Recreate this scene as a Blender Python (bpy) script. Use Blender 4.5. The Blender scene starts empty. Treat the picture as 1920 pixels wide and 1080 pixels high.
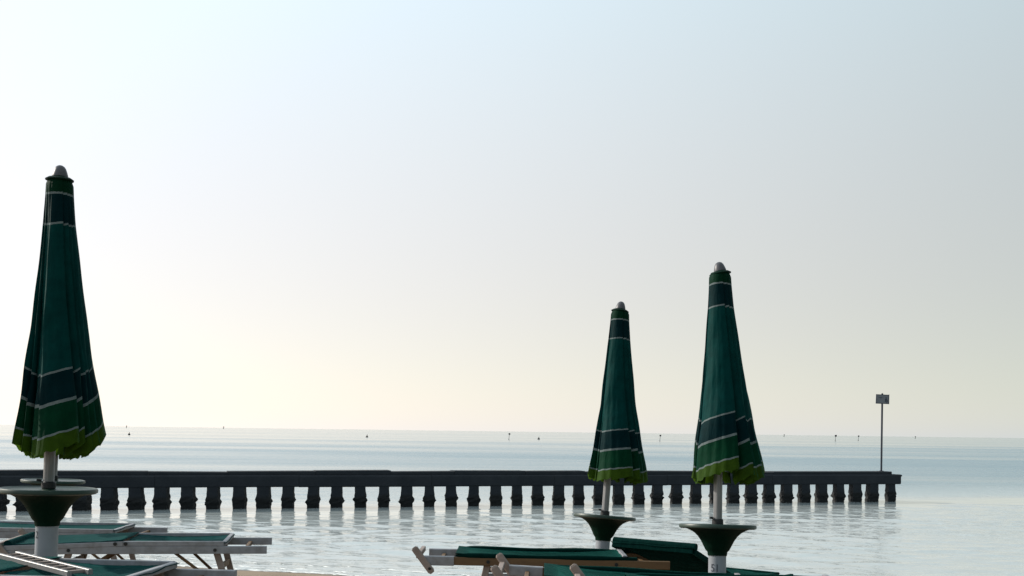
import bpy, bmesh, math, random
import numpy as np
from mathutils import Matrix, Vector

sc = bpy.context.scene
C = sc.collection
R = math.radians

# ---------------------------------------------------------------- camera
F, HX, HY, ROLL, CAMZ = 1900.0, 960.0, 809.0, 0.0130, 2.0   # focal px (1920 wide), principal point on the horizon
cam = bpy.data.cameras.new('camera')
cam_o = bpy.data.objects.new('camera', cam)
C.objects.link(cam_o)
sc.camera = cam_o
cam.sensor_width = 36.0
cam.lens = 36.0 * F / 1920.0
cam.shift_y = (HY - 540.0) / 1920.0
cam.clip_start, cam.clip_end = 0.1, 90000.0
cr, sr = math.cos(ROLL), math.sin(ROLL)
cam_o.matrix_world = Matrix(((cr, -sr, 0, 0), (0, 0, -1, 0), (sr, cr, 0, CAMZ), (0, 0, 0, 1)))

# ---------------------------------------------------------------- sky, sun, exposure
SUN_AZ, SUN_EL = 70.0, 27.0          # degrees left of the view, above the horizon
world = bpy.data.worlds.new('World')
sc.world = world
world.use_nodes = True
wt = world.node_tree
wt.nodes.clear()
wn = wt.nodes.new
wl = wt.links.new
w_out = wn('ShaderNodeOutputWorld')
sky = wn('ShaderNodeTexSky')
sky.sky_type = 'NISHITA'
sky.sun_disc = False
sky.sun_elevation = R(SUN_EL)
sky.sun_rotation = R(-SUN_AZ)
sky.air_density, sky.dust_density, sky.ozone_density = 1.0, 0.4, 2.5
bg1 = wn('ShaderNodeBackground')
bg1.inputs[1].default_value = 0.05
wl(sky.outputs[0], bg1.inputs[0])
# summer haze: an even veil, a thicker band low down, brighter towards the sun
geo = wn('ShaderNodeTexCoord')
sep = wn('ShaderNodeSeparateXYZ')
wl(geo.outputs['Generated'], sep.inputs[0])


def wmath(op, a, b):
    n = wn('ShaderNodeMath')
    n.operation = op
    for i, v in enumerate((a, b)):
        if v is None:
            continue
        if isinstance(v, (int, float)):
            n.inputs[i].default_value = v
        else:
            wl(v, n.inputs[i])
    return n.outputs[0]


def wscale(col, fac):
    n = wn('ShaderNodeVectorMath')
    n.operation = 'SCALE'
    n.inputs[0].default_value = col
    wl(fac, n.inputs['Scale'])
    return n.outputs[0]


def wadd(a, b):
    n = wn('ShaderNodeVectorMath')
    n.operation = 'ADD'
    for i, v in enumerate((a, b)):
        if isinstance(v, tuple):
            n.inputs[i].default_value = v
        else:
            wl(v, n.inputs[i])
    return n.outputs[0]


SUN_DIR = Vector((-math.sin(R(SUN_AZ)) * math.cos(R(SUN_EL)), math.cos(R(SUN_AZ)) * math.cos(R(SUN_EL)), math.sin(R(SUN_EL))))
dot = wn('ShaderNodeVectorMath')
dot.operation = 'DOT_PRODUCT'
wl(geo.outputs['Generated'], dot.inputs[0])
dot.inputs[1].default_value = SUN_DIR
g = wmath('POWER', wmath('MAXIMUM', wmath('MULTIPLY_ADD', dot.outputs['Value'], 0.5), 0.0), 1.0)
g.node.inputs[0].links[0].from_node.inputs[0].links[0].from_node.inputs[2].default_value = 0.5
zc = wmath('MAXIMUM', sep.outputs['Z'], 0.0)
low = wmath('EXPONENT', wmath('MULTIPLY', zc, -20.0), None)
up = wmath('POWER', wmath('MINIMUM', wmath('DIVIDE', zc, 0.43), 1.0), 1.3)
haze_col = wadd(wscale((1.0, 0.715, 0.620), wmath('MULTIPLY', g, wmath('SUBTRACT', 1.0, up))),      # cream, low down
                wscale((0.925, 0.985, 1.09), wmath('MULTIPLY', g, up)))                              # pale blue, high up
haze_col = wadd(wadd(haze_col, wscale((0.0, 0.105, 0.25), low)), (0.0, 0.062, 0.0))
bg2 = wn('ShaderNodeBackground')
bg2.inputs[1].default_value = 1.0
wl(haze_col, bg2.inputs[0])
w_add = wn('ShaderNodeAddShader')
wl(bg1.outputs[0], w_add.inputs[0])
wl(bg2.outputs[0], w_add.inputs[1])
wl(w_add.outputs[0], w_out.inputs[0])

sun = bpy.data.lights.new('sun', 'SUN')
sun.energy = 5.0
sun.angle = R(1.2)
sun.color = (1.0, 0.93, 0.82)
sun_o = bpy.data.objects.new('sun', sun)
C.objects.link(sun_o)
sun_o.rotation_euler = (-SUN_DIR).to_track_quat('-Z', 'Y').to_euler()
sun_o.location = (-20, 20, 15)

sc.view_settings.view_transform = 'Standard'
sc.view_settings.look = 'None'
sc.view_settings.exposure = 0.0
sc.view_settings.gamma = 1.0
sc.view_settings.use_curve_mapping = False


# ---------------------------------------------------------------- helpers
def px(x, y, depth):
    """Point at forward distance `depth` seen at photo pixel (x, y)."""
    a, b = (x - HX) / F, -(y - HY) / F
    return Vector((depth * (a * cr - b * sr), depth, CAMZ + depth * (a * sr + b * cr)))


def lerp(a, b, t):
    return a + (b - a) * t


def interp(x, pts):
    if x <= pts[0][0]:
        return pts[0][1]
    for (x0, y0), (x1, y1) in zip(pts, pts[1:]):
        if x <= x1:
            return lerp(y0, y1, (x - x0) / (x1 - x0))
    return pts[-1][1]


class MB:
    """Collects vertices and faces; build() links them as one mesh object."""

    def __init__(s):
        s.v, s.f = [], []

    def add(s, vs, fs):
        n = len(s.v)
        s.v += [tuple(p) for p in vs]
        s.f += [tuple(i + n for i in q) for q in fs]

    def bar(s, p0, p1, w, h, up=(0, 0, 1), ch=0.12, taper=1.0):
        """Chamfered rectangular bar; w across, h along `up`."""
        p0, p1 = Vector(p0), Vector(p1)
        d = (p1 - p0).normalized()
        u = Vector(up)
        side = d.cross(u)
        if side.length < 1e-5:
            side = d.cross(Vector((0, 1, 0)))
        side.normalize()
        u = side.cross(d).normalized()
        c = ch * min(w, h)
        prof = [(-w / 2 + c, -h / 2), (w / 2 - c, -h / 2), (w / 2, -h / 2 + c), (w / 2, h / 2 - c),
                (w / 2 - c, h / 2), (-w / 2 + c, h / 2), (-w / 2, h / 2 - c), (-w / 2, -h / 2 + c)]
        vs = [p0 + side * a + u * b for a, b in prof] + [p1 + side * a * taper + u * b * taper for a, b in prof]
        fs = [(i, (i + 1) % 8, 8 + (i + 1) % 8, 8 + i) for i in range(8)]
        fs += [tuple(range(7, -1, -1)), tuple(range(8, 16))]
        s.add(vs, fs)
        return s

    def lathe(s, prof, seg=32, center=(0, 0, 0), wob=None):
        """prof: list of (radius, z)."""
        cx, cy, cz = center
        vs = []
        for j, (r, z) in enumerate(prof):
            for i in range(seg):
                a = 2 * math.pi * i / seg
                rr = r * (wob(a, j) if wob else 1.0)
                vs.append((cx + rr * math.cos(a), cy + rr * math.sin(a), cz + z))
        fs = []
        for j in range(len(prof) - 1):
            for i in range(seg):
                k = (i + 1) % seg
                fs.append((j * seg + i, j * seg + k, (j + 1) * seg + k, (j + 1) * seg + i))
        fs.append(tuple(range(seg - 1, -1, -1)))
        fs.append(tuple((len(prof) - 1) * seg + i for i in range(seg)))
        s.add(vs, fs)
        return s

    def tube(s, p0, p1, r, seg=12):
        p0, p1 = Vector(p0), Vector(p1)
        d = (p1 - p0).normalized()
        a = d.orthogonal().normalized()
        b = d.cross(a)
        ring = [a * (r * math.cos(2 * math.pi * i / seg)) + b * (r * math.sin(2 * math.pi * i / seg)) for i in range(seg)]
        vs = [p0 + q for q in ring] + [p1 + q for q in ring]
        fs = [(i, (i + 1) % seg, seg + (i + 1) % seg, seg + i) for i in range(seg)]
        fs += [tuple(range(seg - 1, -1, -1)), tuple(range(seg, 2 * seg))]
        s.add(vs, fs)
        return s

    def mesh(s, name, smooth=False):
        m = bpy.data.meshes.new(name)
        m.from_pydata(s.v, [], s.f)
        m.update()
        if smooth:
            m.polygons.foreach_set('use_smooth', [True] * len(m.polygons))
        return m

    def build(s, name, mat, parent=None, smooth=False, label=None):
        m = s.mesh(name, smooth)
        m.materials.append(mat)
        return link(name, m, parent, label)


def link(name, mesh, parent=None, label=None):
    o = bpy.data.objects.new(name, mesh)
    C.objects.link(o)
    o.parent = parent
    if label:
        o['label'] = label
    return o


def empty(name, label, cat, group=None, loc=(0, 0, 0)):
    o = bpy.data.objects.new(name, None)
    C.objects.link(o)
    o.location = loc
    o['label'] = label
    o['category'] = cat
    if group:
        o['group'] = group
    return o


def smooth_by_angle(o, deg=35):
    m = o.data
    m.polygons.foreach_set('use_smooth', [True] * len(m.polygons))
    bm = bmesh.new()
    bm.from_mesh(m)
    for e in bm.edges:
        if len(e.link_faces) == 2 and e.calc_face_angle(0) > R(deg):
            e.smooth = False
    bm.to_mesh(m)
    bm.free()


# ---------------------------------------------------------------- materials
def new_mat(name):
    m = bpy.data.materials.new(name)
    m.use_nodes = True
    nt = m.node_tree
    return m, nt, nt.nodes['Principled BSDF']


def node(nt, kind, **kw):
    n = nt.nodes.new(kind)
    for k, v in kw.items():
        setattr(n, k, v)
    return n


def weathered(name, col, col2, rough=0.5, scale=9.0, bump=0.15, detail=6.0, metal=0.0, lo=0.4, hi=0.7, dist=0.004, stretch=(1, 1, 1), spec=0.3):
    """Base colour with worn patches of a second colour, uneven gloss and fine relief."""
    m, nt, p = new_mat(name)
    tc = node(nt, 'ShaderNodeTexCoord')
    mp = node(nt, 'ShaderNodeMapping')
    mp.inputs['Scale'].default_value = stretch
    n = node(nt, 'ShaderNodeTexNoise')
    n.inputs['Scale'].default_value = scale
    n.inputs['Detail'].default_value = detail
    n.inputs['Roughness'].default_value = 0.65
    r = node(nt, 'ShaderNodeValToRGB')
    r.color_ramp.elements[0].position, r.color_ramp.elements[1].position = lo, hi
    r.color_ramp.elements[0].color = (*col, 1)
    r.color_ramp.elements[1].color = (*col2, 1)
    b = node(nt, 'ShaderNodeBump')
    b.inputs['Strength'].default_value = bump
    b.inputs['Distance'].default_value = dist
    nt.links.new(tc.outputs['Object'], mp.inputs[0])
    nt.links.new(mp.outputs[0], n.inputs['Vector'])
    nt.links.new(n.outputs[0], r.inputs[0])
    nt.links.new(r.outputs[0], p.inputs['Base Color'])
    nt.links.new(n.outputs[0], b.inputs['Height'])
    nt.links.new(b.outputs[0], p.inputs['Normal'])
    mr = node(nt, 'ShaderNodeMapRange')
    mr.inputs['To Min'].default_value = rough - 0.1
    mr.inputs['To Max'].default_value = min(1, rough + 0.15)
    nt.links.new(n.outputs[0], mr.inputs[0])
    nt.links.new(mr.outputs[0], p.inputs['Roughness'])
    p.inputs['Metallic'].default_value = metal
    p.inputs['Specular IOR Level'].default_value = spec
    return m


M = {}
M['white_paint'] = weathered('white_paint', (0.25, 0.255, 0.28), (0.17, 0.165, 0.17), 0.45, 14, 0.1)
M['post_white'] = weathered('post_white', (0.25, 0.27, 0.30), (0.19, 0.20, 0.215), 0.5, 7, 0.05, lo=0.45, hi=0.8)
M['alu'] = weathered('alu', (0.22, 0.22, 0.225), (0.16, 0.16, 0.16), 0.42, 20, 0.05, metal=0.55, stretch=(1, 1, .15))
M['wood'] = weathered('wood', (0.13, 0.075, 0.035), (0.08, 0.045, 0.024), 0.6, 12, 0.3, stretch=(0.15, 1, 1))
M['wood_pale'] = weathered('wood_pale', (0.25, 0.20, 0.18), (0.17, 0.13, 0.11), 0.6, 14, 0.3, stretch=(0.3, 1, 1))
M['bolt'] = weathered('bolt', (0.02, 0.022, 0.025), (0.035, 0.033, 0.03), 0.5, 40, 0.1, metal=0.4)
M['plastic_green'] = weathered('plastic_green', (0.0015, 0.014, 0.008), (0.003, 0.018, 0.011), 0.55, 25, 0.1, lo=0.45, hi=0.75, spec=0.05)
M['tray_green'] = weathered('tray_green', (0.004, 0.022, 0.014), (0.009, 0.030, 0.021), 0.42, 25, 0.1, lo=0.45, hi=0.75, spec=0.4)
M['finial'] = weathered('finial', (0.075, 0.075, 0.085), (0.055, 0.055, 0.06), 0.4, 30, 0.1)
M['ink'] = weathered('ink', (0.02, 0.025, 0.04), (0.05, 0.055, 0.07), 0.6, 60, 0.0)
M['sign_pole'] = weathered('sign_pole', (0.03, 0.035, 0.05), (0.02, 0.022, 0.03), 0.5, 8, 0.1, metal=0.3)
M['sign_face'] = weathered('sign_face', (0.13, 0.135, 0.15), (0.09, 0.095, 0.11), 0.5, 6, 0.0)
M['buoy'] = weathered('buoy', (0.03, 0.03, 0.035), (0.06, 0.05, 0.045), 0.5, 3, 0.0)


def concrete(name, a, b, dark, z_weed):
    """Dark weathered concrete; weed and mussels (with a shape of their own) below z_weed."""
    m, nt, p = new_mat(name)
    g = node(nt, 'ShaderNodeNewGeometry')
    n1 = node(nt, 'ShaderNodeTexNoise')
    n1.inputs['Scale'].default_value = 2.2
    n1.inputs['Detail'].default_value = 8
    n1.inputs['Roughness'].default_value = 0.7
    n2 = node(nt, 'ShaderNodeTexNoise')
    n2.inputs['Scale'].default_value = 26
    n2.inputs['Detail'].default_value = 5
    nt.links.new(g.outputs['Position'], n1.inputs['Vector'])
    nt.links.new(g.outputs['Position'], n2.inputs['Vector'])
    r = node(nt, 'ShaderNodeValToRGB')
    r.color_ramp.elements[0].position, r.color_ramp.elements[1].position = 0.38, 0.68
    r.color_ramp.elements[0].color = (*a, 1)
    r.color_ramp.elements[1].color = (*b, 1)
    nt.links.new(n1.outputs[0], r.inputs[0])
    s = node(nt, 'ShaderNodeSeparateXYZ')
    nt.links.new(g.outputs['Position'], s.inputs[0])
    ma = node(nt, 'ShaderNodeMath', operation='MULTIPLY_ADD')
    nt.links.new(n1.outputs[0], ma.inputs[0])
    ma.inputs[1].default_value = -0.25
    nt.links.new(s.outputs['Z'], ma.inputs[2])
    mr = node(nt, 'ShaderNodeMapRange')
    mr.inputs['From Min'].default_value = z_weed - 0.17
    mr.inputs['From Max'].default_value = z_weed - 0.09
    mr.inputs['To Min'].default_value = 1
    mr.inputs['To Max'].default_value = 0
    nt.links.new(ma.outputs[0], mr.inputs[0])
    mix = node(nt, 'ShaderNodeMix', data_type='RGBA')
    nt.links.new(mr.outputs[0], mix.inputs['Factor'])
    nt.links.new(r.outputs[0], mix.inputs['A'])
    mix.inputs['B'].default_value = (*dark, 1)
    nt.links.new(mix.outputs['Result'], p.inputs['Base Color'])
    bp = node(nt, 'ShaderNodeBump')
    bp.inputs['Strength'].default_value = 0.6
    bp.inputs['Distance'].default_value = 0.02
    nt.links.new(n2.outputs[0], bp.inputs['Height'])
    nt.links.new(bp.outputs[0], p.inputs['Normal'])
    p.inputs['Roughness'].default_value = 0.9
    return m


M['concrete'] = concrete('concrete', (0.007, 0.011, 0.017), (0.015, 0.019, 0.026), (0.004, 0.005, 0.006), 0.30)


def cloth_mat(name, stops, trans=0.30, rough=0.6, spec=0.06):
    """Striped canvas; `stops` = (position down the panel, colour) read from the uv map."""
    m, nt, p = new_mat(name)
    uv = node(nt, 'ShaderNodeUVMap', uv_map='UVMap')
    s = node(nt, 'ShaderNodeSeparateXYZ')
    nt.links.new(uv.outputs[0], s.inputs[0])
    tc = node(nt, 'ShaderNodeTexCoord')
    n = node(nt, 'ShaderNodeTexNoise')
    n.inputs['Scale'].default_value = 18
    n.inputs['Detail'].default_value = 6
    nt.links.new(tc.outputs['Object'], n.inputs['Vector'])
    wv = node(nt, 'ShaderNodeMath', operation='MULTIPLY_ADD')     # stitched seams are never dead straight
    nt.links.new(n.outputs[0], wv.inputs[0])
    wv.inputs[1].default_value = 0.006
    nt.links.new(s.outputs['Y'], wv.inputs[2])
    r = node(nt, 'ShaderNodeValToRGB')
    r.color_ramp.interpolation = 'CONSTANT'
    el = r.color_ramp.elements
    while len(el) > 1:
        el.remove(el[-1])
    el[0].position, el[0].color = stops[0][0], (*stops[0][1], 1)
    for pos, col in stops[1:]:
        e = el.new(pos)
        e.color = (*col, 1)
    nt.links.new(wv.outputs[0], r.inputs[0])
    fade = node(nt, 'ShaderNodeMix', data_type='RGBA', blend_type='MULTIPLY')
    fr = node(nt, 'ShaderNodeValToRGB')
    fr.color_ramp.elements[0].position, fr.color_ramp.elements[1].position = 0.3, 0.7
    fr.color_ramp.elements[0].color = (0.72, 0.74, 0.76, 1)
    fr.color_ramp.elements[1].color = (1.1, 1.1, 1.08, 1)
    nt.links.new(n.outputs[0], fr.inputs[0])
    fade.inputs['Factor'].default_value = 1.0
    nt.links.new(r.outputs[0], fade.inputs['A'])
    nt.links.new(fr.outputs[0], fade.inputs['B'])
    col = fade.outputs['Result']
    nt.links.new(col, p.inputs['Base Color'])
    p.inputs['Roughness'].default_value = rough
    p.inputs['Specular IOR Level'].default_value = spec
    p.inputs['Specular Tint'].default_value = (0.45, 1.0, 0.88, 1)
    tr = node(nt, 'ShaderNodeBsdfTranslucent')
    br = node(nt, 'ShaderNodeMix', data_type='RGBA', blend_type='MULTIPLY')      # light coming through is stronger in its dye's colour
    br.inputs['Factor'].default_value = 1.0
    br.clamp_result = False
    nt.links.new(col, br.inputs['A'])
    br.inputs['B'].default_value = (2.2, 2.2, 2.2, 1)
    nt.links.new(br.outputs['Result'], tr.inputs['Color'])
    p.inputs['Sheen Weight'].default_value = 0.10
    p.inputs['Sheen Roughness'].default_value = 0.35
    p.inputs['Sheen Tint'].default_value = (0.12, 0.85, 0.72, 1)
    mx = node(nt, 'ShaderNodeMixShader')
    mx.inputs[0].default_value = trans
    nt.links.new(p.outputs[0], mx.inputs[1])
    nt.links.new(tr.outputs[0], mx.inputs[2])
    nt.links.new(mx.outputs[0], nt.nodes['Material Output'].inputs[0])
    w1 = node(nt, 'ShaderNodeTexNoise')
    w1.inputs['Scale'].default_value = 9
    w1.inputs['Detail'].default_value = 4
    mp = node(nt, 'ShaderNodeMapping')
    mp.inputs['Scale'].default_value = (3, 3, 0.7)
    nt.links.new(tc.outputs['Object'], mp.inputs[0])
    nt.links.new(mp.outputs[0], w1.inputs['Vector'])
    bp = node(nt, 'ShaderNodeBump')
    bp.inputs['Strength'].default_value = 0.5
    bp.inputs['Distance'].default_value = 0.012
    nt.links.new(w1.outputs[0], bp.inputs['Height'])
    nt.links.new(bp.outputs[0], p.inputs['Normal'])
    return m


GREEN, NAVY, TEAL, MID, LIME, WHITE = (0.0015, 0.024, 0.010), (0.001, 0.015, 0.020), (0.001, 0.039, 0.038), (0.0012, 0.032, 0.014), (0.034, 0.068, 0.004), (0.17, 0.20, 0.205)
M['canopy'] = cloth_mat('canopy_canvas', [(0.0, GREEN), (0.058, WHITE), (0.065, NAVY), (0.170, WHITE), (0.179, TEAL),
                                          (0.715, WHITE), (0.725, NAVY), (0.828, WHITE), (0.838, MID), (0.938, WHITE), (0.948, LIME)])
M['sling'] = cloth_mat('sling_canvas', [(0.0, (0.001, 0.022, 0.026))], 0.08, 0.8, 0.04)
M['sling_dark'] = cloth_mat('sling_dark_canvas', [(0.0, (0.001, 0.016, 0.014))], 0.06, 0.8, 0.03)


def sand_material():
    m, nt, p = new_mat('sand')
    g = node(nt, 'ShaderNodeNewGeometry')
    n1 = node(nt, 'ShaderNodeTexNoise')
    n1.inputs['Scale'].default_value = 1.5
    n1.inputs['Detail'].default_value = 8
    n2 = node(nt, 'ShaderNodeTexNoise')
    n2.inputs['Scale'].default_value = 60
    n2.inputs['Detail'].default_value = 6
    n2.inputs['Roughness'].default_value = 0.8
    for n in (n1, n2):
        nt.links.new(g.outputs['Position'], n.inputs['Vector'])
    mixn = node(nt, 'ShaderNodeMath', operation='ADD')
    nt.links.new(n1.outputs[0], mixn.inputs[0])
    nt.links.new(n2.outputs[0], mixn.inputs[1])
    r = node(nt, 'ShaderNodeValToRGB')
    r.color_ramp.elements[0].position, r.color_ramp.elements[1].position = 0.38, 0.66
    r.color_ramp.elements[0].color = (0.19, 0.135, 0.09, 1)
    r.color_ramp.elements[1].color = (0.31, 0.235, 0.165, 1)
    half = node(nt, 'ShaderNodeMath', operation='MULTIPLY')
    half.inputs[1].default_value = 0.5
    nt.links.new(mixn.outputs[0], half.inputs[0])
    nt.links.new(half.outputs[0], r.inputs[0])
    s = node(nt, 'ShaderNodeSeparateXYZ')
    nt.links.new(g.outputs['Position'], s.inputs[0])
    wet = node(nt, 'ShaderNodeMapRange')                # wet at and just above the water line
    wet.inputs['From Min'].default_value = 0.03
    wet.inputs['From Max'].default_value = 0.11
    wet.inputs['To Min'].default_value = 1
    wet.inputs['To Max'].default_value = 0
    nt.links.new(s.outputs['Z'], wet.inputs[0])
    mix = node(nt, 'ShaderNodeMix', data_type='RGBA', blend_type='MULTIPLY')
    nt.links.new(wet.outputs[0], mix.inputs['Factor'])
    nt.links.new(r.outputs[0], mix.inputs['A'])
    mix.inputs['B'].default_value = (0.55, 0.52, 0.5, 1)
    nt.links.new(mix.outputs['Result'], p.inputs['Base Color'])
    rr = node(nt, 'ShaderNodeMapRange')
    rr.inputs['To Min'].default_value = 0.95
    rr.inputs['To Max'].default_value = 0.45
    nt.links.new(wet.outputs[0], rr.inputs[0])
    nt.links.new(rr.outputs[0], p.inputs['Roughness'])
    b = node(nt, 'ShaderNodeBump')
    b.inputs['Strength'].default_value = 0.7
    b.inputs['Distance'].default_value = 0.015
    nt.links.new(n2.outputs[0], b.inputs['Height'])
    nt.links.new(b.outputs[0], p.inputs['Normal'])
    return m


# groyne line in plan (used by the water's sheltered strip too)
G0, G1 = px(199, 957, 24.05), px(1674, 940.5, 31.05)
G0.z = G1.z = 0.0
GD = (G1 - G0).normalized()
GN = Vector((-GD.y, GD.x, 0))            # away from the camera


def water_material():
    m, nt, p = new_mat('sea_water')
    L = nt.links.new
    g = node(nt, 'ShaderNodeNewGeometry')

    def noise(scale, stretch, detail=3.0, rough=0.5, rot=0.0, dist=0.0):
        mp = node(nt, 'ShaderNodeMapping')
        mp.inputs['Scale'].default_value = stretch
        mp.inputs['Rotation'].default_value = (0, 0, rot)
        L(g.outputs['Position'], mp.inputs[0])
        n = node(nt, 'ShaderNodeTexNoise')
        n.inputs['Scale'].default_value = scale
        n.inputs['Detail'].default_value = detail
        n.inputs['Roughness'].default_value = rough
        n.inputs['Distortion'].default_value = dist
        L(mp.outputs[0], n.inputs['Vector'])
        return n.outputs[0]

    def math_(op, a, b=0.0, c=None):
        n = node(nt, 'ShaderNodeMath', operation=op)
        for i, v in enumerate((a, b, c)):
            if v is None:
                continue
            if isinstance(v, (int, float)):
                n.inputs[i].default_value = v
            else:
                L(v, n.inputs[i])
        return n.outputs[0]

    def ramp01(v, lo, hi):
        n = node(nt, 'ShaderNodeMapRange', interpolation_type='SMOOTHSTEP')
        n.inputs['From Min'].default_value = lo
        n.inputs['From Max'].default_value = hi
        L(v, n.inputs[0])
        return n.outputs[0]

    # signed distance beyond the groyne line: calm lee side nearer than it, wind ripples beyond
    dt = node(nt, 'ShaderNodeVectorMath', operation='DOT_PRODUCT')
    L(g.outputs['Position'], dt.inputs[0])
    dt.inputs[1].default_value = GN
    beyond = math_('SUBTRACT', dt.outputs['Value'], G0.dot(GN))
    wob = noise(0.25, (1, 1, 1), 4, 0.6)
    beyond = math_('ADD', beyond, math_('MULTIPLY', math_('SUBTRACT', wob, 0.5), 3.0))
    open_sea = ramp01(beyond, 0.2, 3.0)
    cats = ramp01(noise(0.16, (0.35, 1.0, 1), 3, 0.55, R(-12)), 0.50, 0.66)         # cat's paws on the lee side
    streak = ramp01(noise(0.022, (0.25, 1.0, 1), 5, 0.6, R(6)), 0.36, 0.64)          # slicks far out
    off = ramp01(math_('MULTIPLY', beyond, -1.0), 1.0, 3.0)                          # mirror strip right under the groyne, then ripples
    amp_near = math_('MULTIPLY', math_('MULTIPLY_ADD', cats, 0.75, 0.42), math_('MULTIPLY_ADD', off, 0.92, 0.08))
    windy = math_('SUBTRACT', 1.0, ramp01(math_('ADD', beyond, math_('MULTIPLY', noise(0.012, (0.4, 1, 1), 3, 0.6), 120.0)), 110.0, 260.0))
    amp_far = math_('MULTIPLY_ADD', math_('MULTIPLY', math_('MULTIPLY_ADD', windy, 0.75, 0.25), math_('MULTIPLY_ADD', streak, 0.75, 0.25)), 0.5, 0.12)
    amp = math_('ADD', math_('MULTIPLY', math_('MULTIPLY', open_sea, amp_far), 2.6), math_('MULTIPLY', math_('SUBTRACT', 1.0, open_sea), amp_near))
    h = math_('MULTIPLY', noise(3.2, (0.55, 1.0, 1), 4, 0.55, R(-14), 0.3), 0.045)
    h = math_('ADD', h, math_('MULTIPLY', noise(9.0, (0.6, 1.0, 1), 3, 0.5, R(10)), 0.016))
    h = math_('MULTIPLY', h, amp)
    swell = math_('MULTIPLY', noise(0.55, (0.22, 1.0, 1), 2, 0.45, R(-16)), 0.075)
    h = math_('ADD', h, math_('MULTIPLY', swell, open_sea))
    b = node(nt, 'ShaderNodeBump')
    b.inputs['Strength'].default_value = 1.0
    b.inputs['Distance'].default_value = 1.0
    L(h, b.inputs['Height'])
    L(b.outputs[0], p.inputs['Normal'])
    # pale turbid shallows over sand inside the groyne, deeper bluish water outside
    wc = node(nt, 'ShaderNodeMix', data_type='RGBA')
    L(ramp01(beyond, -3.0, 14.0), wc.inputs['Factor'])
    wc.inputs['A'].default_value = (0.40, 0.440, 0.445, 1)
    wc.inputs['B'].default_value = (0.17, 0.25, 0.29, 1)
    L(wc.outputs['Result'], p.inputs['Base Color'])
    # waves too small to resolve spread the reflection
    L(math_('MULTIPLY_ADD', math_('MULTIPLY', open_sea, amp_far), 0.38, math_('MULTIPLY_ADD', amp, 0.05, 0.02)), p.inputs['Roughness'])
    p.inputs['IOR'].default_value = 1.333
    return m


M['sand'] = sand_material()
M['water'] = water_material()
M['foam'] = weathered('foam', (0.75, 0.76, 0.76), (0.60, 0.60, 0.58), 0.8, 20, 0.4)

# ---------------------------------------------------------------- ground and water
SHORE_P, SHORE_D = Vector((-2.3, 13.8)), Vector((0.94, -0.35)).normalized()
SHORE_N = Vector((-SHORE_D.y * -1, SHORE_D.x * -1))     # towards the land
SHORE_N = Vector((SHORE_D.y, -SHORE_D.x))
PROFILE = [(-400, -12), (-40, -3.0), (-6, -0.7), (0, 0.0), (4.3, 0.58), (5.5, 0.68), (6.2, 0.77), (8.2, 0.92), (11, 1.08), (20, 1.25), (400, 2.0)]


def shore_d(x, y):
    p = Vector((x, y)) - SHORE_P
    t = p.dot(SHORE_D)
    return p.dot(SHORE_N) + 0.12 * math.sin(t * 0.55 + 0.4) + 0.05 * math.sin(t * 1.9 + 2.0)


def sand_z(x, y):
    d = shore_d(x, y)
    z = interp(d, PROFILE)
    if d > 2.5:
        k = min(1, (d - 2.5) / 2)
        z += k * 0.018 * (math.sin(x * 3.1 + 1.3 * math.sin(y * 2.2)) + math.sin(y * 3.7 + 1.7 * math.sin(x * 1.9)))
    return z


def axis(lo, hi, fine_lo, fine_hi, n_f, n_c):
    a = [lerp(lo, fine_lo, (1 - (1 - i / n_c) ** 2)) for i in range(n_c)]
    a += [lerp(fine_lo, fine_hi, i / n_f) for i in range(n_f)]
    a += [lerp(fine_hi, hi, (i / n_c) ** 2) for i in range(n_c + 1)]
    return a


def sheet(name, xs, ys, zf, mat):
    b = MB()
    nx = len(xs)
    b.v = [(x, y, zf(x, y)) for y in ys for x in xs]
    b.f = [(j * nx + i, j * nx + i + 1, (j + 1) * nx + i + 1, (j + 1) * nx + i) for j in range(len(ys) - 1) for i in range(nx - 1)]
    o = b.build(name, mat, smooth=True)
    o['kind'] = 'structure'
    return o


sheet('beach_sand', axis(-400, 400, -9, 9, 130, 16), axis(-300, 400, 2, 17, 120, 16), sand_z, M['sand'])


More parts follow.
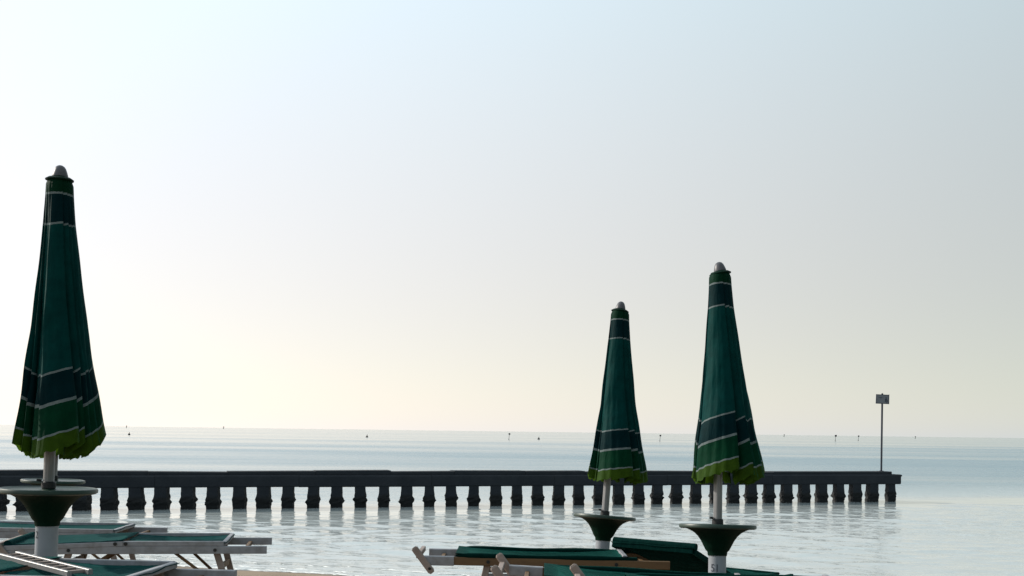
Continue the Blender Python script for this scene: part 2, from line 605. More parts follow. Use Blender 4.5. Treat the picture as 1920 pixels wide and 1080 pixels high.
def make_sea():
    """One sheet to the horizon; within some 40 m of the shore the wavelets are real relief."""
    def graded(lo, hi, s0, s1):
        out, v = [], lo
        while v < hi:
            out.append(v)
            v += lerp(s0, s1, (v - lo) / (hi - lo))
        return out
    ys = [-400.0, -160.0, -60.0, -20.0, -5.0, 2.0, 5.0, 7.0, 8.0] + graded(8.6, 36.0, 0.038, 0.13) + [36.0 * 1.28 ** k for k in range(1, 31)]
    inner = [-21 + 42 * i / 520 for i in range(521)]
    outer = [21.0 * 1.35 ** k for k in range(1, 27)]
    xs = [-v for v in reversed(outer)] + inner + outer
    X, Y = np.meshgrid(np.array(xs), np.array(ys))
    rs = np.random.RandomState(4)
    Z = np.zeros_like(X)
    for k in range(46):
        lam = 0.24 * (1.7 / 0.24) ** (k / 45.0)
        th = R(-90 - 14) + rs.normal(0, R(24))
        a = 0.0026 * lam ** 0.75 * rs.uniform(0.6, 1.2)
        q = 2 * math.pi / lam
        ph = q * (X * math.cos(th) + Y * math.sin(th)) + rs.uniform(0, 6.28)
        ph = ph + 0.9 * np.sin(0.31 * X + 0.23 * Y + k) + 0.6 * np.sin(0.11 * X - 0.4 * Y + 2 * k)
        Z += a * np.sin(ph)

    def ss(v, lo, hi):
        t = np.clip((v - lo) / (hi - lo), 0, 1)
        return t * t * (3 - 2 * t)
    lee = -((X - G0.x) * GN.x + (Y - G0.y) * GN.y)          # metres on the near side of the groyne
    lee = lee + 0.5 * np.sin(0.55 * X + 0.7) + 0.35 * np.sin(1.3 * X + 2.0)
    gust = 0.5 + 0.28 * np.sin(0.42 * X + 0.9 * Y + 1.3 * np.sin(0.23 * X)) + 0.22 * np.sin(0.77 * X - 0.62 * Y + 2.1)
    near = lerp(0.10, 1.0, ss(lee, 0.9, 3.0)) * (0.62 + 0.5 * gust)
    far = 0.12 + 0.5 * ss(-lee, 1.0, 4.0)
    A = far + (near - far) * ss(lee, -0.6, 0.6)
    A *= 1 - ss(Y, 30.0, 36.0)
    A *= 1 - ss(np.abs(X), 18.5, 21.0)
    sd = (X - SHORE_P.x) * SHORE_N.x + (Y - SHORE_P.y) * SHORE_N.y
    A *= 0.35 + 0.65 * ss(-sd, 0.0, 1.5)
    Z *= A
    n = len(xs)
    m = bpy.data.meshes.new('sea')
    co = np.stack([X, Y, Z], -1).reshape(-1, 3)
    ii = (np.arange(len(ys) - 1)[:, None] * n + np.arange(n - 1)[None, :]).reshape(-1)
    quads = np.stack([ii, ii + 1, ii + n + 1, ii + n], -1)
    m.vertices.add(len(co))
    m.vertices.foreach_set('co', co.reshape(-1))
    m.loops.add(quads.size)
    m.loops.foreach_set('vertex_index', quads.reshape(-1))
    m.polygons.add(len(quads))
    m.polygons.foreach_set('loop_start', np.arange(len(quads)) * 4)
    m.polygons.foreach_set('use_smooth', np.ones(len(quads), bool))
    m.update(calc_edges=True)
    m.materials.append(M['water'])
    o = link('sea', m)
    o['kind'] = 'structure'


make_sea()

# lacy edge of foam along the water line: many little flecks, nobody could count them
def make_foam():
    rnd = random.Random(5)
    b = MB()
    for line, (d0, wd, n) in enumerate(((0.02, 0.05, 420), (-0.28, 0.04, 150), (-0.75, 0.05, 110))):
        for k in range(n):
            t = rnd.uniform(-9, 9)
            d = d0 + 0.05 * math.sin(t * 1.3 + line) + rnd.gauss(0, wd)
            base = SHORE_P + SHORE_D * t
            for _ in range(4):                            # onto the wavy water line
                q = base + SHORE_N * d
                base -= SHORE_N * (shore_d(q.x, q.y) - d) * 0.9
            q = base + SHORE_N * d
            ln, wdt = rnd.uniform(0.03, 0.16), rnd.uniform(0.008, 0.022)
            z = max(sand_z(q.x, q.y), 0.0) + 0.004
            a = rnd.gauss(0, 0.3)
            ux = Vector((SHORE_D.x * math.cos(a) - SHORE_D.y * math.sin(a), SHORE_D.x * math.sin(a) + SHORE_D.y * math.cos(a)))
            uy = Vector((-ux.y, ux.x))
            ring = []
            for i in range(7):
                an = 2 * math.pi * i / 7
                r = rnd.uniform(0.7, 1.2)
                p = q + ux * (ln * r * math.cos(an)) + uy * (wdt * r * math.sin(an))
                ring.append((p.x, p.y, z))
            b.add(ring + [(q.x, q.y, z + 0.008)], [(i, (i + 1) % 7, 7) for i in range(7)])
    o = b.build('sea_foam', M['foam'])
    o['kind'] = 'stuff'
    o['label'] = 'thin broken line of white foam along the waterline'
    o['category'] = 'foam'


make_foam()

# ---------------------------------------------------------------- groyne
DECK = 0.915                               # top of the cap above the water
SP = (G1 - G0).length * (36 / 37.1) / 36.0 # pile spacing


def make_groyne():
    rnd = random.Random(11)
    root = empty('groyne', 'long dark concrete groyne on rows of short piles standing in the sea', 'groyne', loc=G0)
    ang = math.atan2(GD.y, GD.x)
    root.rotation_euler = (0, 0, ang)
    # local x runs along the groyne, y across (0 = front face), z up from the water
    x_end = 1000
    x_last = (G1 - G0).length
    z_cap, z_beam, z_bot = DECK, DECK - 0.085, DECK - 0.385
    # longitudinal beam in cast lengths
    x = -12.6
    while x < x_last - 0.5:
        nx = min(x + 3.42, x_last + 0.30)
        if x_last + 0.30 - nx < 1.5:
            nx = x_last + 0.30
        b = MB()
        dz = rnd.uniform(-0.004, 0.004)
        b.bar((x + 0.004, 0.30, (z_beam + z_bot) / 2 + dz), (nx - 0.004, 0.30, (z_beam + z_bot) / 2 + dz + rnd.uniform(-.004, .004)), 0.60, z_beam - z_bot, ch=0.10)
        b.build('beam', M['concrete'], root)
        x = nx
    # cap slabs, set back a little from the beam's face
    x = -12.6
    while x < x_last - 0.02:
        nx = min(x + rnd.uniform(1.7, 2.3), x_last + 0.02)
        if x_last + 0.02 - nx < 0.8:
            nx = x_last + 0.02
        t = rnd.uniform(-0.016, 0.016)
        t2 = t + rnd.uniform(-0.014, 0.014)
        b = MB()
        b.bar((x + 0.005, 0.33, (z_cap + z_beam) / 2 - 0.018 + t), (nx - 0.005, 0.33, (z_cap + z_beam) / 2 - 0.018 + t2), 0.50, z_cap - z_beam + 0.054, ch=0.1)
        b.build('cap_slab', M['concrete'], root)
        x = nx
    b = MB()
    b.bar((x_last + 0.30, 0.30, z_beam - 0.035), (x_last + 0.37, 0.30, z_beam - 0.035), 0.5, 0.055, ch=0.2)
    b.build('end_lip', M['concrete'], root)

    SK = Vector((-0.074, 1.0, 0)).normalized()      # the piles' flanks stand a little askew to the beam
    skx = SK.dot(GD) / SK.dot(GN)

    def pile(x, w, depth, y0):
        b = MB()
        rows = 13
        seg = 20
        zs = [z_bot + 0.01 - (z_bot + 0.01 + 0.6) * j / (rows - 1) for j in range(rows)]
        zs = [z_bot + 0.02, 0.45, 0.38, 0.32, 0.27, 0.23, 0.19, 0.155, 0.12, 0.08, 0.03, -0.05, -0.6]
        ph, ph2 = rnd.uniform(0, 6.28), rnd.uniform(0, 6.28)
        bul = rnd.uniform(0.012, 0.040)
        lean = rnd.uniform(-0.035, 0.035)
        lvl = 0.165 + rnd.uniform(-0.04, 0.05)
        vs = []
        for z in zs:
            grow = bul * math.exp(-((z - lvl) / (0.10 if z > lvl else 0.035)) ** 2) + 0.012 * max(0, min(1, (0.42 - z) / 0.2))
            for i in range(seg):
                u = 4 * i / seg
                k, f = int(u), u - int(u)
                cx = [(-1, -1), (1, -1), (1, 1), (-1, 1), (-1, -1)]
                ax, ay = lerp(cx[k][0], cx[k + 1][0], f), lerp(cx[k][1], cx[k + 1][1], f)
                nse = 0.8 + 0.4 * math.sin(ph + 2.3 * u + 31 * z) + 0.3 * math.sin(ph2 + 5.1 * u - 47 * z) + rnd.uniform(-.25, .45)
                gx = grow * nse
                jit = rnd.uniform(-0.006, 0.006) if z < 0.44 else 0
                yy = y0 + depth / 2 + ay * (depth / 2 + gx)
                vs.append((x + ax * (w / 2 + gx) + jit + skx * yy + lean * (z - 0.5), yy, z))
        fs = [(j * seg + (i + 1) % seg, j * seg + i, (j + 1) * seg + i, (j + 1) * seg + (i + 1) % seg) for j in range(rows - 1) for i in range(seg)]
        b.add(vs, fs)
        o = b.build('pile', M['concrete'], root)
        return o

    k = -22
    while k <= 36:
        wd = 0.272 + rnd.uniform(-0.025, 0.022)
        pile(k * SP + rnd.uniform(-0.018, 0.018), wd, 0.33, 0.02)
        k += 1
    pile(x_last, 0.24, 0.24, 0.06)
    return root


make_groyne()


# sign on a pole standing on the groyne
def make_sign():
    p = px(1665.5, 885, 31.0)
    loc = G0 + GD * ((p - G0).dot(GD)) + GN * 0.33
    loc.z = DECK + 0.002
    s = loc.y / F
    root = empty('warning_sign', 'small grey rectangular sign on a tall thin pole at the end of the groyne', 'sign', loc=loc)
    root.rotation_euler = (0, 0, R(4))
    top = 145.5 * s
    b = MB()
    b.tube((0, 0, 0), (0, 0, top), 0.029)
    b.tube((0, 0, top), (0, 0, top + 0.015), 0.02)
    b.build('pole', M['sign_pole'], root, smooth=False)
    b = MB()
    b.tube((0, 0, 0), (0, 0, 0.02), 0.07)
    b.build('base_plate', M['sign_pole'], root)
    wv, hv = 25.5 * s, 17.5 * s
    zc = top - 0.02 - hv / 2
    b = MB()
    b.bar((-wv / 2 - 0.012, -0.045, zc), (wv / 2 - 0.012, -0.045, zc - 0.012), 0.012, hv, ch=0.2)
    board = b.build('board', M['sign_face'], root)
    b = MB()
    for z in (-hv / 2 + 0.008, hv / 2 - 0.008):
        b.bar((-wv / 2 - 0.012, -0.054, zc + z), (wv / 2 - 0.012, -0.054, zc + z - 0.012), 0.006, 0.016)
    for x in (-wv / 2 - 0.004, wv / 2 - 0.02):
        b.bar((x, -0.058, zc - hv / 2), (x, -0.058, zc + hv / 2), 0.014, 0.006, up=(0, 1, 0))
    b.build('border', M['ink'], board)
    # faded, unreadable print: a line across the top and a dark figure at the right
    b = MB()
    b.bar((-0.14, -0.0535, zc + 0.05), (-0.02, -0.0535, zc + 0.046), 0.003, 0.014)
    b.build('print', M['ink'], board)
    b = MB()
    for dx, dz, r in ((0.10, -0.02, 0.035), (0.085, -0.07, 0.022), (0.14, -0.06, 0.02), (0.12, -0.10, 0.016), (0.10, 0.035, 0.02)):
        b.bar((dx - r, -0.0535, zc + dz), (dx + r, -0.0535, zc + dz), 0.003, r * 1.6, ch=0.4)
    b.build('print', M['ink'], board)
    for z in (0.06, -0.06):
        b = MB()
        b.bar((0, -0.038, zc + z), (0, 0.036, zc + z), 0.085, 0.02)
        b.build('clamp', M['sign_pole'], root)


make_sign()


# ---------------------------------------------------------------- parasols and their table stands
def canopy_mesh(seed, flaps, length=1.245, scale_r=1.0, shift=(0.0, 0.0)):
    """Closed parasol: flaps of canvas folded round the pole, each wrapping over the next."""
    rnd = random.Random(seed)
    rows = 46
    rag = [rnd.gauss(0, 0.004) for _ in range(400)]
    r_out = [(0, .054), (.02, .064), (.07, .067), (.17, .076), (.36, .100), (.575, .130), (.79, .170), (1.0, .212)]
    vs, fs, uvs = [], [], []
    cols = []                                   # per column: base angle, radius mix, drop, overlap params
    for q, (a0, wd, rk, ov, dr, m0) in enumerate(flaps):
        n1 = max(7, int(wd / 4))
        ph = rnd.uniform(0, 6.28)
        m1 = flaps[(q + 1) % len(flaps)][5]
        for i in range(n1):                     # outer face: seam -> ridge
            v = i / n1
            cols.append((a0 + wd * v, m0 + (1 - m0) * v ** 0.7, v, ov * v, rk, dr, ph))
        for i in range(4):                      # tucked return: ridge -> next seam
            v = i / 4
            cols.append((a0 + wd, lerp(1, m1, v) - 0.25 * math.sin(v * math.pi), 1 - v, ov * (1 - v), rk, dr, ph))
    nc = len(cols)
    for j in range(rows + 1):
        s = j / rows
        for c, (ang, mix, ridge, ov, rk, dr, ph) in enumerate(cols):
            ro = interp(s, r_out) * scale_r
            deep = interp(s, [(0, .97), (.06, .90), (.2, .74), (.6, .50), (1, .36)])
            k = lerp(1, rk, min(1, s * 1.6))
            r = ro * lerp(deep, k, mix)
            r += 0.004 * s * math.sin(ph + 9 * s + 3 * ridge) + 0.003 * s * math.sin(2.1 * ph + 23 * s + 5 * ridge)
            a = R(ang + ov * min(1, 0.25 + s * 0.9) + 5 * s * math.sin(ph + 4 * s))
            # canvas hangs lower along the seams (rib tips) than along the outer folds
            ln = length * (1.06 - 0.088 * ridge * dr)
            z = -s * ln * (1 if s < .9 else 1 + .003 * math.sin(c * 1.7) * (s - .9) * 10)
            r *= 1 + 0.018 * s * math.sin(ang * 0.42 + 3 * ph + 1.5 * s)          # small pleats
            if s > .93:
                z += rag[c] * (s - .93) / .07
            vs.append((r * math.cos(a) + shift[0] * s ** 1.2, r * math.sin(a) + shift[1] * s ** 1.2, z))
            uvs.append(s)
    for j in range(rows):
        for i in range(nc):
            k = (i + 1) % nc
            fs.append((j * nc + i, (j + 1) * nc + i, (j + 1) * nc + k, j * nc + k))
    m = bpy.data.meshes.new('canopy')
    m.from_pydata(vs, [], fs)
    uvl = m.uv_layers.new(name='UVMap')
    for lp in m.loops:
        uvl.data[lp.index].uv = (0.5, uvs[lp.vertex_index])
    m.polygons.foreach_set('use_smooth', [True] * len(m.polygons))
    m.materials.append(M['canopy'])
    m.update()
    return m


def digits(text, h, r, ang, z, parent):
    """Painted digits wrapped round a post of radius r at angle ang."""
    cu = bpy.data.curves.new('number', 'FONT')
    cu.body = text
    cu.size = h * 1.4
    cu.align_x = 'CENTER'
    cu.resolution_u = 4
    t = bpy.data.objects.new('number', cu)
    C.objects.link(t)
    dg = bpy.context.evaluated_depsgraph_get()
    m = bpy.data.meshes.new_from_object(t.evaluated_get(dg))
    bpy.data.objects.remove(t)
    bm = bmesh.new()
    bm.from_mesh(m)
    bmesh.ops.subdivide_edges(bm, edges=[e for e in bm.edges if e.calc_length() > 0.012], cuts=2)
    bmesh.ops.triangulate(bm, faces=bm.faces)
    for v in bm.verts:
        a = ang + v.co.x * 0.85 / r
        v.co = Vector((math.cos(a) * (r + 0.0015), math.sin(a) * (r + 0.0015), z + v.co.y))
    bm.to_mesh(m)
    bm.free()
    m.materials.clear()
    m.materials.append(M['ink'])
    link('number', m, parent)


def make_parasol(xt, yt, depth, lean, seed, flaps, lab, stand_lab, number=None, yaw=0, tilt=0.0, scale_r=1.0, cap_tilt=0.0, shift=0.0, zb=0.165):
    """(xt, yt): photo pixel of the middle of the table's rim; lean in degrees to the right, tilt away from the camera."""
    tp = px(xt, yt, depth)                       # centre of the table top
    gz = sand_z(tp.x, tp.y)
    rot = (R(-tilt), R(lean), 0)
    # --- stand: post sunk in the sand, funnel and round tray
    st = empty('table_stand', stand_lab, 'table', 'round green tables on white posts', loc=tp)
    st.rotation_euler = rot
    drop = tp.z - gz + 0.25
    b = MB()
    b.lathe([(0.053, -drop), (0.053, -0.19), (0.055, -0.188), (0.055, -0.165)], 32)
    post = b.build('post', M['post_white'], st)
    smooth_by_angle(post)
    # funnel with shallow flutes
    prof = [(0.0575, -0.185), (0.0595, -0.165), (0.072, -0.150), (0.082, -0.130), (0.098, -0.098), (0.117, -0.070), (0.140, -0.048), (0.166, -0.033), (0.188, -0.025), (0.180, -0.018)]

    def flute(a, j):
        return 1 + (0.022 * (abs(math.sin(4 * a)) - 0.5) if 1 < j < 8 else 0)
    fn = MB().lathe(prof, 64, wob=flute).build('funnel', M['plastic_green'], st)
    smooth_by_angle(fn, 50)
    tray = MB().lathe([(0.19, -0.0245), (0.220, -0.024), (0.2305, -0.018), (0.2315, -0.006), (0.228, 0.001), (0.220, 0.003), (0.211, -0.004), (0.05, -0.006), (0.036, 0.0)], 64)
    tray = tray.build('tray', M['tray_green'], st)
    smooth_by_angle(tray, 40)
    if number:
        digits(number[0], number[1], 0.053, number[2], number[3], post)
    # --- parasol in the stand
    um = empty('beach_parasol', lab, 'parasol', 'closed green striped parasols', loc=tp)
    um.rotation_euler = rot
    zt = 1.55                                     # top of the canvas above the table; zb: lowest point of its seams
    clen = (zt - zb) / 1.06
    pole = MB().lathe([(0.0265, -0.10), (0.0265, 0.10), (0.0265, 0.6), (0.0265, zt - 0.02)], 24, wob=lambda a, j: 1 - 0.05 * (1 if int(a / (math.pi / 12)) % 3 == 0 else 0))
    pole = pole.build('pole', M['alu'], um)
    col = MB().lathe([(0.031, 0.001), (0.034, 0.004), (0.034, 0.030), (0.030, 0.036)], 24)
    col.tube((-0.03, -0.012, 0.040), (-0.052, -0.02, 0.042), 0.007, 8)
    col = col.build('collar', M['bolt'], pole)
    ca = link('canopy', canopy_mesh(seed, flaps, clen, scale_r=scale_r, shift=(shift * math.cos(R(yaw)), -shift * math.sin(R(yaw)))), um)
    ca.location = (0, 0, zt)
    ca.rotation_euler = (0, 0, R(yaw))
    disc = MB().lathe([(0.060, -0.012), (0.066, -0.010), (0.067, -0.004), (0.052, 0.006), (0.03, 0.012)], 32, wob=lambda a, j: 1 + 0.03 * math.sin(3 * a + seed))
    disc = disc.build('top_disc', M['plastic_green'], um)
    disc.location = (0, 0, zt + 0.004)
    disc.rotation_euler = (R(3), R(cap_tilt), 0)
    smooth_by_angle(disc)
    fi = MB().lathe([(0.038, 0.0), (0.0375, 0.008), (0.033, 0.024), (0.0275, 0.040), (0.020, 0.051), (0.010, 0.057), (0.002, 0.0585)], 28)
    fi = fi.build('finial', M['finial'], um)
    fi.location = (0, 0, zt + 0.014)
    fi.rotation_euler = (0, R(cap_tilt), 0)
    smooth_by_angle(fi, 60)
    return um


# flaps: start angle (270 faces the camera side), width, outward size, wrap overlap, droop, depth of its seam (1 = flush)
FL_A = [(258, 46, 1.0, 10, .62, .93), (304, 19, .95, 9, .62, .42), (323, 16, .90, 7, .35, .35), (339, 18, .97, 6, .55, .32), (357, 32, 1.03, 4, .95, .30), (29, 46, 1.0, 8, .8, .3),
        (75, 46, 1.0, 8, .8, .3), (121, 46, 1.0, 8, .7, .3), (167, 26, 1.0, 2, .5, .4), (193, 20, 1.03, 4, .55, .5), (213, 20, .94, 5, .2, .45), (233, 25, .90, 2, .1, .55)]
FL_B = [(214, 66, 1.0, 8, .42, .94), (280, 22, .93, 8, .40, .35), (302, 20, .90, 8, .2, .35), (322, 24, .97, 6, .35, .32), (346, 44, 1.0, 4, .5, .3), (30, 50, 1.0, 8, .8, .3),
        (80, 48, 1.0, 8, .7, .3), (128, 42, 1.0, 6, .4, .3), (170, 22, 1.02, 2, .2, .45), (192, 22, .95, 1, .1, .55)]
FL_C = [(195, 76, 1.0, 8, .85, .94), (271, 22, .93, 9, .55, .35), (293, 20, .90, 8, .3, .35), (313, 22, .95, 8, .5, .32), (335, 46, 1.12, 5, 1.1, .3), (21, 50, 1.0, 8, .8, .3),
        (71, 46, 1.0, 8, .8, .3), (117, 38, 1.0, 8, .5, .3), (155, 20, 1.0, 3, .3, .45), (175, 20, .96, 1, .1, .6)]
FL_D = [(a + 25, w_, k, o, d, e) for a, w_, k, o, d, e in FL_B]

make_parasol(91, 916, 5.07, 1.1, 3, FL_A, 'largest closed green striped parasol, at the left edge of the beach',
             'dark green round table on a white post marked 2, under the largest parasol',
             number=('2', 0.036, R(238), -0.245), tilt=0.6, shift=0.05)
make_parasol(1345.5, 984, 6.15, 0.75, 7, FL_C, 'closed green striped parasol on the right, taller of the two standing close together',
             'dark green round table on a white post marked 51, under the right parasol',
             number=('51', 0.046, R(243), -0.280), tilt=4.6, cap_tilt=-10, shift=0.065, scale_r=1.06, zb=0.245)
make_parasol(1134, 967, 7.55, 4.0, 12, FL_B, 'smaller closed green striped parasol leaning right, left neighbour of the right parasol',
             'dark green round table tilted on its white post, under the smaller leaning parasol', tilt=4.4, cap_tilt=3, shift=0.08, scale_r=1.08, zb=0.25)
make_parasol(100, 900, 7.9, 2.2, 21, FL_D, 'closed green parasol almost hidden straight behind the largest parasol',
             'dark green round table half hidden behind the table of the largest parasol', tilt=0.3)


# ---------------------------------------------------------------- sun loungers
def cloth_patch(p00, p10, p01, p11, sag, nu=14, nv=8, seed=0, wr=0.006):
    """Canvas stretched between four corners: sags in the middle, a little creased, hemmed edge tubes."""
    rnd = random.Random(seed)
    ph = [rnd.uniform(0, 6.28) for _ in range(4)]
    b = MB()
    for j in range(nv + 1):
        for i in range(nu + 1):
            u, v = i / nu, j / nv
            p = p00.lerp(p10, u).lerp(p01.lerp(p11, u), v)
            z = -sag * 4 * u * (1 - u) * (0.35 + 0.65 * 4 * v * (1 - v))
            z += wr * math.sin(ph[0] + 17 * u + 5 * v) * math.sin(ph[1] + 9 * v) * 4 * v * (1 - v)
            z += wr * 0.6 * math.sin(ph[2] + 31 * u - 11 * v) * 4 * v * (1 - v)
            b.v.append((p.x, p.y, p.z + z))
    for j in range(nv):
        for i in range(nu):
            a = j * (nu + 1) + i
            b.f.append((a, a + 1, a + nu + 2, a + nu + 1))
    return b


def cloth_obj(name, b, mat, parent, thick=0.004):
    o = b.build(name, mat, parent, smooth=True)
    uvl = o.data.uv_layers.new(name='UVMap')
    md = o.modifiers.new('thick', 'SOLIDIFY')
    md.thickness = thick
    md.offset = 0
    return o


def make_lounger(lab, head, foot, h_head, h_foot, width=0.58, rail=(0.028, 0.055), mat='white_paint', back=None, board=True, seed=0, sling='sling', under='wood', wrap=False, arms=(-1, 1), back_sag=0.012):
    """Folding beach lounger. head / foot: plan points of the middle of its two ends; h_*: rail height in the world.
    back = (length, rise) of the hinged panel at the head end; board = tilted head piece."""
    rnd = random.Random(seed)
    head, foot = Vector(head), Vector(foot)
    d = (foot - head)
    L = d.length
    d.normalize()
    n = Vector((-d.y, d.x))
    mid = (head + foot) / 2
    root = empty('sun_lounger', lab, 'sun lounger', 'wooden and canvas sun loungers', loc=(mid.x, mid.y, sand_z(mid.x, mid.y)))
    inv = Vector(root.location)

    def W(t, y, z):                                    # along (m from head), across, world height offset from the rail
        p = head + d * t + n * y
        return Vector((p.x, p.y, lerp(h_head, h_foot, t / L) + z)) - inv

    hw = width / 2
    for s in (-1, 1):
        MB().bar(W(0, s * hw, 0), W(L, s * hw, 0), rail[0], rail[1]).build('side_rail', M['wood' if wrap else mat], root)
        if wrap:                                       # pale sleeve at the head end, canvas wrapped round the rail behind it
            MB().bar(W(-0.01, s * hw, 0), W(0.19, s * hw, 0), rail[0] + .012, rail[1] + .008).build('rail_sleeve', M['white_paint'], root)
            hem = MB()
            for q in range(14):
                ta, tb = lerp(0.20, L - 0.22, q / 14), lerp(0.20, L - 0.22, (q + 1) / 14)
                f = lambda t: 0.016 + 0.004 * math.sin(t * 9 + seed) - 0.009 * max(0, 1 - (t - 0.20) / 0.08)
                ca, cb = W(ta, s * hw, rail[1] / 2 + .010), W(tb, s * hw, rail[1] / 2 + .010)
                u = Vector((n.x, n.y, 0))
                ra = [ca + u * (f(ta) * math.cos(k * math.pi / 6)) + Vector((0, 0, f(ta) * math.sin(k * math.pi / 6))) for k in range(12)]
                rb = [cb + u * (f(tb) * math.cos(k * math.pi / 6)) + Vector((0, 0, f(tb) * math.sin(k * math.pi / 6))) for k in range(12)]
                hem.add(ra + rb, [(k, (k + 1) % 12, 12 + (k + 1) % 12, 12 + k) for k in range(12)])
            hem.build('canvas_hem', M[sling], root, smooth=True)
    # cross bars of the frame
    for t in (0.10, L - 0.16):
        MB().bar(W(t, -hw, -0.012), W(t, hw, -0.012), 0.026, 0.03).build('cross_bar', M[under], root)
    # legs: splayed, standing in the sand
    for t, sp in ((0.42, -0.10), (L - 0.36, 0.12)):
        feet = []
        for s in (-1, 1):
            top = W(t, s * (hw - 0.032), 0.0)
            ft = W(t + sp, s * (hw - 0.032), 0)
            gx, gy = ft.x + inv.x, ft.y + inv.y
            ft.z = sand_z(gx, gy) - inv.z - 0.02
            leg = MB().bar(top + (top - ft) * 0.04, ft, 0.026, 0.045, up=(d.x, d.y, 0)).build('leg', M['wood_pale'], root)
            feet.append((top, ft))
            MB().tube(top + Vector((n.x, n.y, 0)) * (s * 0.044), top + Vector((n.x, n.y, 0)) * (s * 0.052), 0.012, 10).build('bolt', M['bolt'], leg)
        k = 0.32
        MB().bar(feet[0][0].lerp(feet[0][1], k), feet[1][0].lerp(feet[1][1], k), 0.022, 0.04).build('stretcher', M[under], root)
        s = 1 if sp > 0 else -1
        MB().bar(feet[0][0].lerp(feet[0][1], .82), W(t - s * 0.30, -(hw - 0.035), -0.01), 0.016, 0.02).build('brace', M[under], root)
        MB().bar(feet[1][0].lerp(feet[1][1], .82), W(t - s * 0.30, (hw - 0.035), -0.01), 0.016, 0.02).build('brace', M[under], root)
    if wrap:
        for s in (-1, 1):
            a_, b_ = W(0.40, s * (hw - .034), -0.105), W(L - 0.33, s * (hw - .034), -0.105)
            MB().bar(a_, b_, 0.018, 0.042).build('side_stretcher', M['white_paint'], root)
    # seat frame lying on the rails, with its canvas
    bl, br = back if back else (0.0, 0.0)
    z1 = rail[1] / 2 + 0.018
    t1 = L - 0.30
    fr = (0.026, 0.034)
    for s in (() if wrap else (-1, 1)):
        MB().bar(W(bl, s * hw, z1), W(t1, s * hw, z1), *fr).build('seat_frame', M[mat], root)
        for q in (0.02, -0.05):
            c = W(bl + q, s * (hw + 0.012), z1)
            MB().tube(c, c + Vector((n.x, n.y, 0)) * (s * 0.012), 0.013, 10).build('bolt', M['bolt'], root)
    MB().bar(W(t1, -hw, z1), W(t1, hw, z1), 0.03, 0.03).build('foot_bar', M[mat], root)
    if wrap:
        bl = 0.20
    cl = cloth_patch(W(bl, -hw - .012, z1 + .006), W(t1 + .02, -hw - .012, z1 + .006), W(bl, hw + .012, z1 + .006), W(t1 + .02, hw + .012, z1 + .006), 0.055 if wrap else 0.035, seed=seed + 1)
    cloth_obj('sling', cl, M[sling], root)
    if back:
        # hinged panel: rises (or drops) towards the head
        for s in (-1, 1):
            MB().bar(W(bl, s * (hw + .004), z1), W(0, s * (hw + .004), z1 + br), *fr).build('back_frame', M[mat], root)
        MB().bar(W(0, -hw, z1 + br), W(0, hw, z1 + br), 0.03, 0.03).build('head_bar', M[mat], root)
        cl = cloth_patch(W(bl, -hw - .012, z1 + .022), W(-.02, -hw - .012, z1 + br + .022), W(bl, hw + .012, z1 + .022), W(-.02, hw + .012, z1 + br + .022), back_sag, seed=seed + 2)
        cloth_obj('back_sling', cl, M[sling], root)
        # roll of canvas hemmed round the head bar
        rl = MB().tube(W(0.02, -hw - .01, z1 + br + .028), W(0.02, hw + .01, z1 + br + .028), 0.026, 14)
        rl.build('head_hem', M[sling], root, smooth=False)
    if board:
        # tilted pieces carrying the sunshade, one each side, with rounded ends
        for s in arms:
            y = s * (hw + 0.028)
            b = MB()
            a0, a1 = W(-0.072, y, 0.080), W(0.040, y, -0.068)
            b.bar(a0, a1, 0.020, 0.046, up=(d.x, d.y, 0.5), ch=0.35)
            b.bar(a0, a0.lerp(a1, -.06), 0.020, 0.046, up=(d.x, d.y, 0.5), ch=0.35, taper=0.6)
            b.bar(a1, a0.lerp(a1, 1.08), 0.020, 0.046, up=(d.x, d.y, 0.5), ch=0.35, taper=0.6)
            b.build('sunshade_arm', M['wood_pale'], root)
            c = W(0.03, y, -0.05)
            MB().tube(c, c + Vector((n.x, n.y, 0)) * (s * 0.018), 0.01, 10).build('bolt', M['bolt'], root)
        MB().bar(W(-0.05, -hw, 0.03), W(-0.05, hw, 0.03), 0.03, 0.035).build('head_bar', M['wood_pale'], root)
    return root, W, hw, L


def plan(x, depth):
    return ((x - HX) / F * depth, depth)


def rz(x, y, depth):
    return px(x, y, depth).z


# left group
make_lounger('white framed lounger behind the post marked 2, rail ends jutting right over the sand',
             plan(36, 7.30), plan(508, 7.60), rz(40, 1032, 7.02), rz(508, 1030.5, 7.33), back=(0.78, -0.030), seed=31)
make_lounger('farthest lounger on the left, its panel sloping down right behind the left tables',
             plan(-260, 8.75), plan(300, 8.95), rz(-100, 1000, 8.5), rz(300, 1008, 8.65), back=(0.95, 0.05), board=False, seed=41)
rt, W, hw, L = make_lounger('nearest lounger in the bottom left corner, teal canvas with a slatted frame lying across it',
                            plan(-220, 4.62), plan(405, 4.50), rz(200, 1073, 4.83), rz(200, 1074, 4.83), width=0.56, back=(0.7, 0.0), board=False, seed=51)
# right group
make_lounger('lounger with tilted wooden arms at its left end, farthest left of the right-hand group',
             plan(806, 7.02), plan(1250, 7.02), rz(800, 1051, 6.80), rz(1200, 1060, 6.80), width=0.42, arms=(-1,), seed=61, wrap=True, sling='sling_dark')
make_lounger('green lounger in front of the leaning parasol, pale wooden arm upright at its left end',
             plan(958, 5.80), plan(1500, 5.74), rz(940, 1069, 6.05), rz(1440, 1098, 6.00), width=0.50, seed=71, wrap=True, sling='sling_dark')
make_lounger('nearest lounger of the right-hand group, cut by the lower picture edge',
             plan(1108, 5.10), plan(1690, 5.05), rz(1090, 1090, 5.4), rz(1600, 1097, 5.35), width=0.50, seed=81, wrap=True, sling='sling_dark')
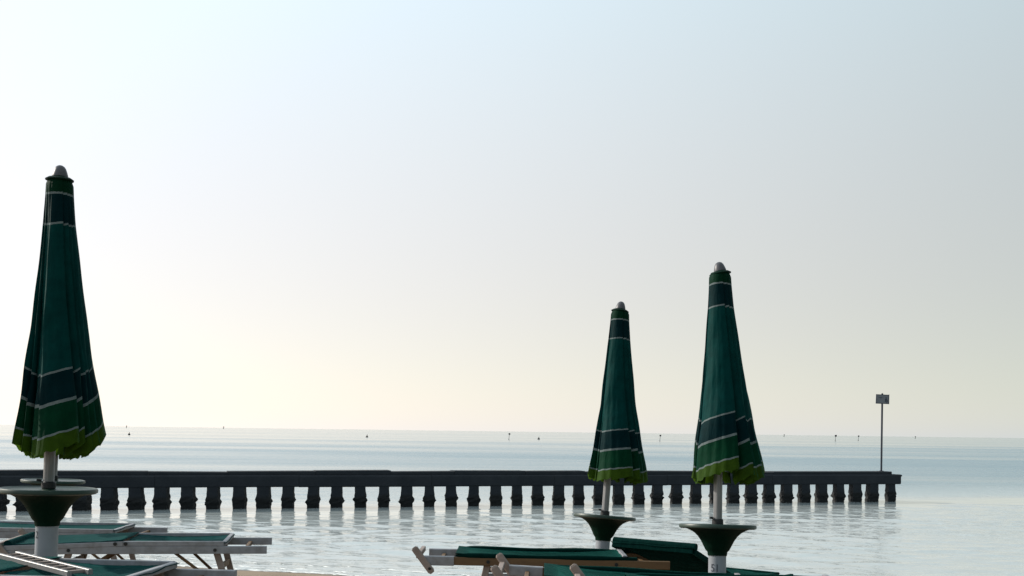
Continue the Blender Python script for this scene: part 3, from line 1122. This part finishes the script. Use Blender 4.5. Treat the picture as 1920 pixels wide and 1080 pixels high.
# lounger with its back panel raised, turned away to the sea
make_lounger('lounger with raised dark green back panel between the leaning and the right parasol',
             (0.985, 7.02), (2.05, 8.46), 0.90, 0.84, width=0.62, back=(0.75, 0.26), board=False, mat='sling_dark', back_sag=0.10, seed=91, sling='sling_dark')


# slatted frame lying across the nearest lounger
def lay_frame():
    a, b2 = px(14, 1046, 4.88), px(150, 1083, 4.30)
    a.z = b2.z = rz(200, 1073, 4.83) + 0.072
    dirv = (b2 - a).normalized()
    side = dirv.cross(Vector((0, 0, 1))).normalized()
    fr = empty('sunshade_frame', 'narrow white slatted frame lying across the teal canvas of the nearest lounger', 'frame', loc=a)
    ln = (b2 - a).length
    for s in (-1, 1):
        o = side * (s * 0.045)
        MB().bar(o, o + dirv * ln, 0.02, 0.024).build('side_bar', M['alu'], fr)
    for k in range(9):
        p = dirv * (ln * (0.06 + 0.11 * k))
        MB().bar(p - side * 0.045, p + side * 0.045, 0.022, 0.014).build('slat', M['wood_pale'], fr)


lay_frame()


# ---------------------------------------------------------------- buoys on the open water
def float_buoy(x, y, size, lab):
    depth = CAMZ * F / (y - (HY + (x - HX) * ROLL))
    p = px(x, y, depth)
    root = empty('mooring_buoy', lab, 'buoy', 'buoys far out on the water', loc=(p.x, p.y, 0))
    s = size * depth / F
    MB().lathe([(0.10 * s, -0.2 * s), (0.42 * s, -0.1 * s), (0.50 * s, 0.12 * s), (0.42 * s, 0.42 * s), (0.22 * s, 0.62 * s), (0.10 * s, 0.85 * s)], 14).build('float', M['buoy'], root, smooth=True)
    MB().tube((0.05 * s, 0, 0.8 * s), (0.22 * s, 0, 1.15 * s), 0.09 * s, 8).build('ring', M['buoy'], root)


def marker(x, y, h, flag, lab):
    depth = CAMZ * F / (y - (HY + (x - HX) * ROLL))
    p = px(x, y, depth)
    k = depth / F
    root = empty('marker_pole', lab, 'buoy', 'marker poles far out on the water', loc=(p.x, p.y, 0))
    root.rotation_euler = (0, R(6), 0)
    MB().tube((0, 0, -0.5), (0, 0, h * k), 0.35 * k, 8).build('staff', M['buoy'], root)
    MB().lathe([(0.6 * k, -0.4 * k), (1.0 * k, 0.2 * k), (0.6 * k, 1.0 * k)], 10).build('float', M['buoy'], root, smooth=True)
    f = MB()
    f.bar((-flag * 0.6 * k, 0, h * k), (flag * 0.6 * k, 0, h * k + 0.3 * flag * k), 0.4 * k, flag * 1.1 * k, ch=0.3)
    f.build('topmark', M['buoy'], root)


float_buoy(242, 815.5, 4.6, 'small dark buoy just right of the largest parasol, on the far water')
float_buoy(688, 820, 4.6, 'small dark buoy alone on the far water, midway between left and leaning parasol')
float_buoy(1010, 824, 4.6, 'small dark buoy just right of the marker pole left of the leaning parasol')
marker(954, 824, 10, 2.6, 'thin dark marker pole on the far water, left of the leaning parasol')
marker(1237, 827, 10, 2.6, 'thin dark marker pole on the far water between the two right parasols')
marker(1566, 827, 9.5, 3.0, 'thin dark marker pole with a blunt top, first right of the right parasol')
marker(1609, 826, 8, 2.2, 'thin dark marker pole nearest to the left of the groyne sign')
for x, y, lab in ((419, 804, 'tiny faint marker on the horizon midway along the left half'), (1470, 818.8, 'tiny faint marker on the horizon close right of the right parasol'),
                  (1716, 822.3, 'tiny faint marker on the horizon right of the groyne sign'), (237, 802.3, 'tiny faint marker on the horizon above the leftmost dark buoy')):
    marker(x, y, 3.2, 1.5, lab)
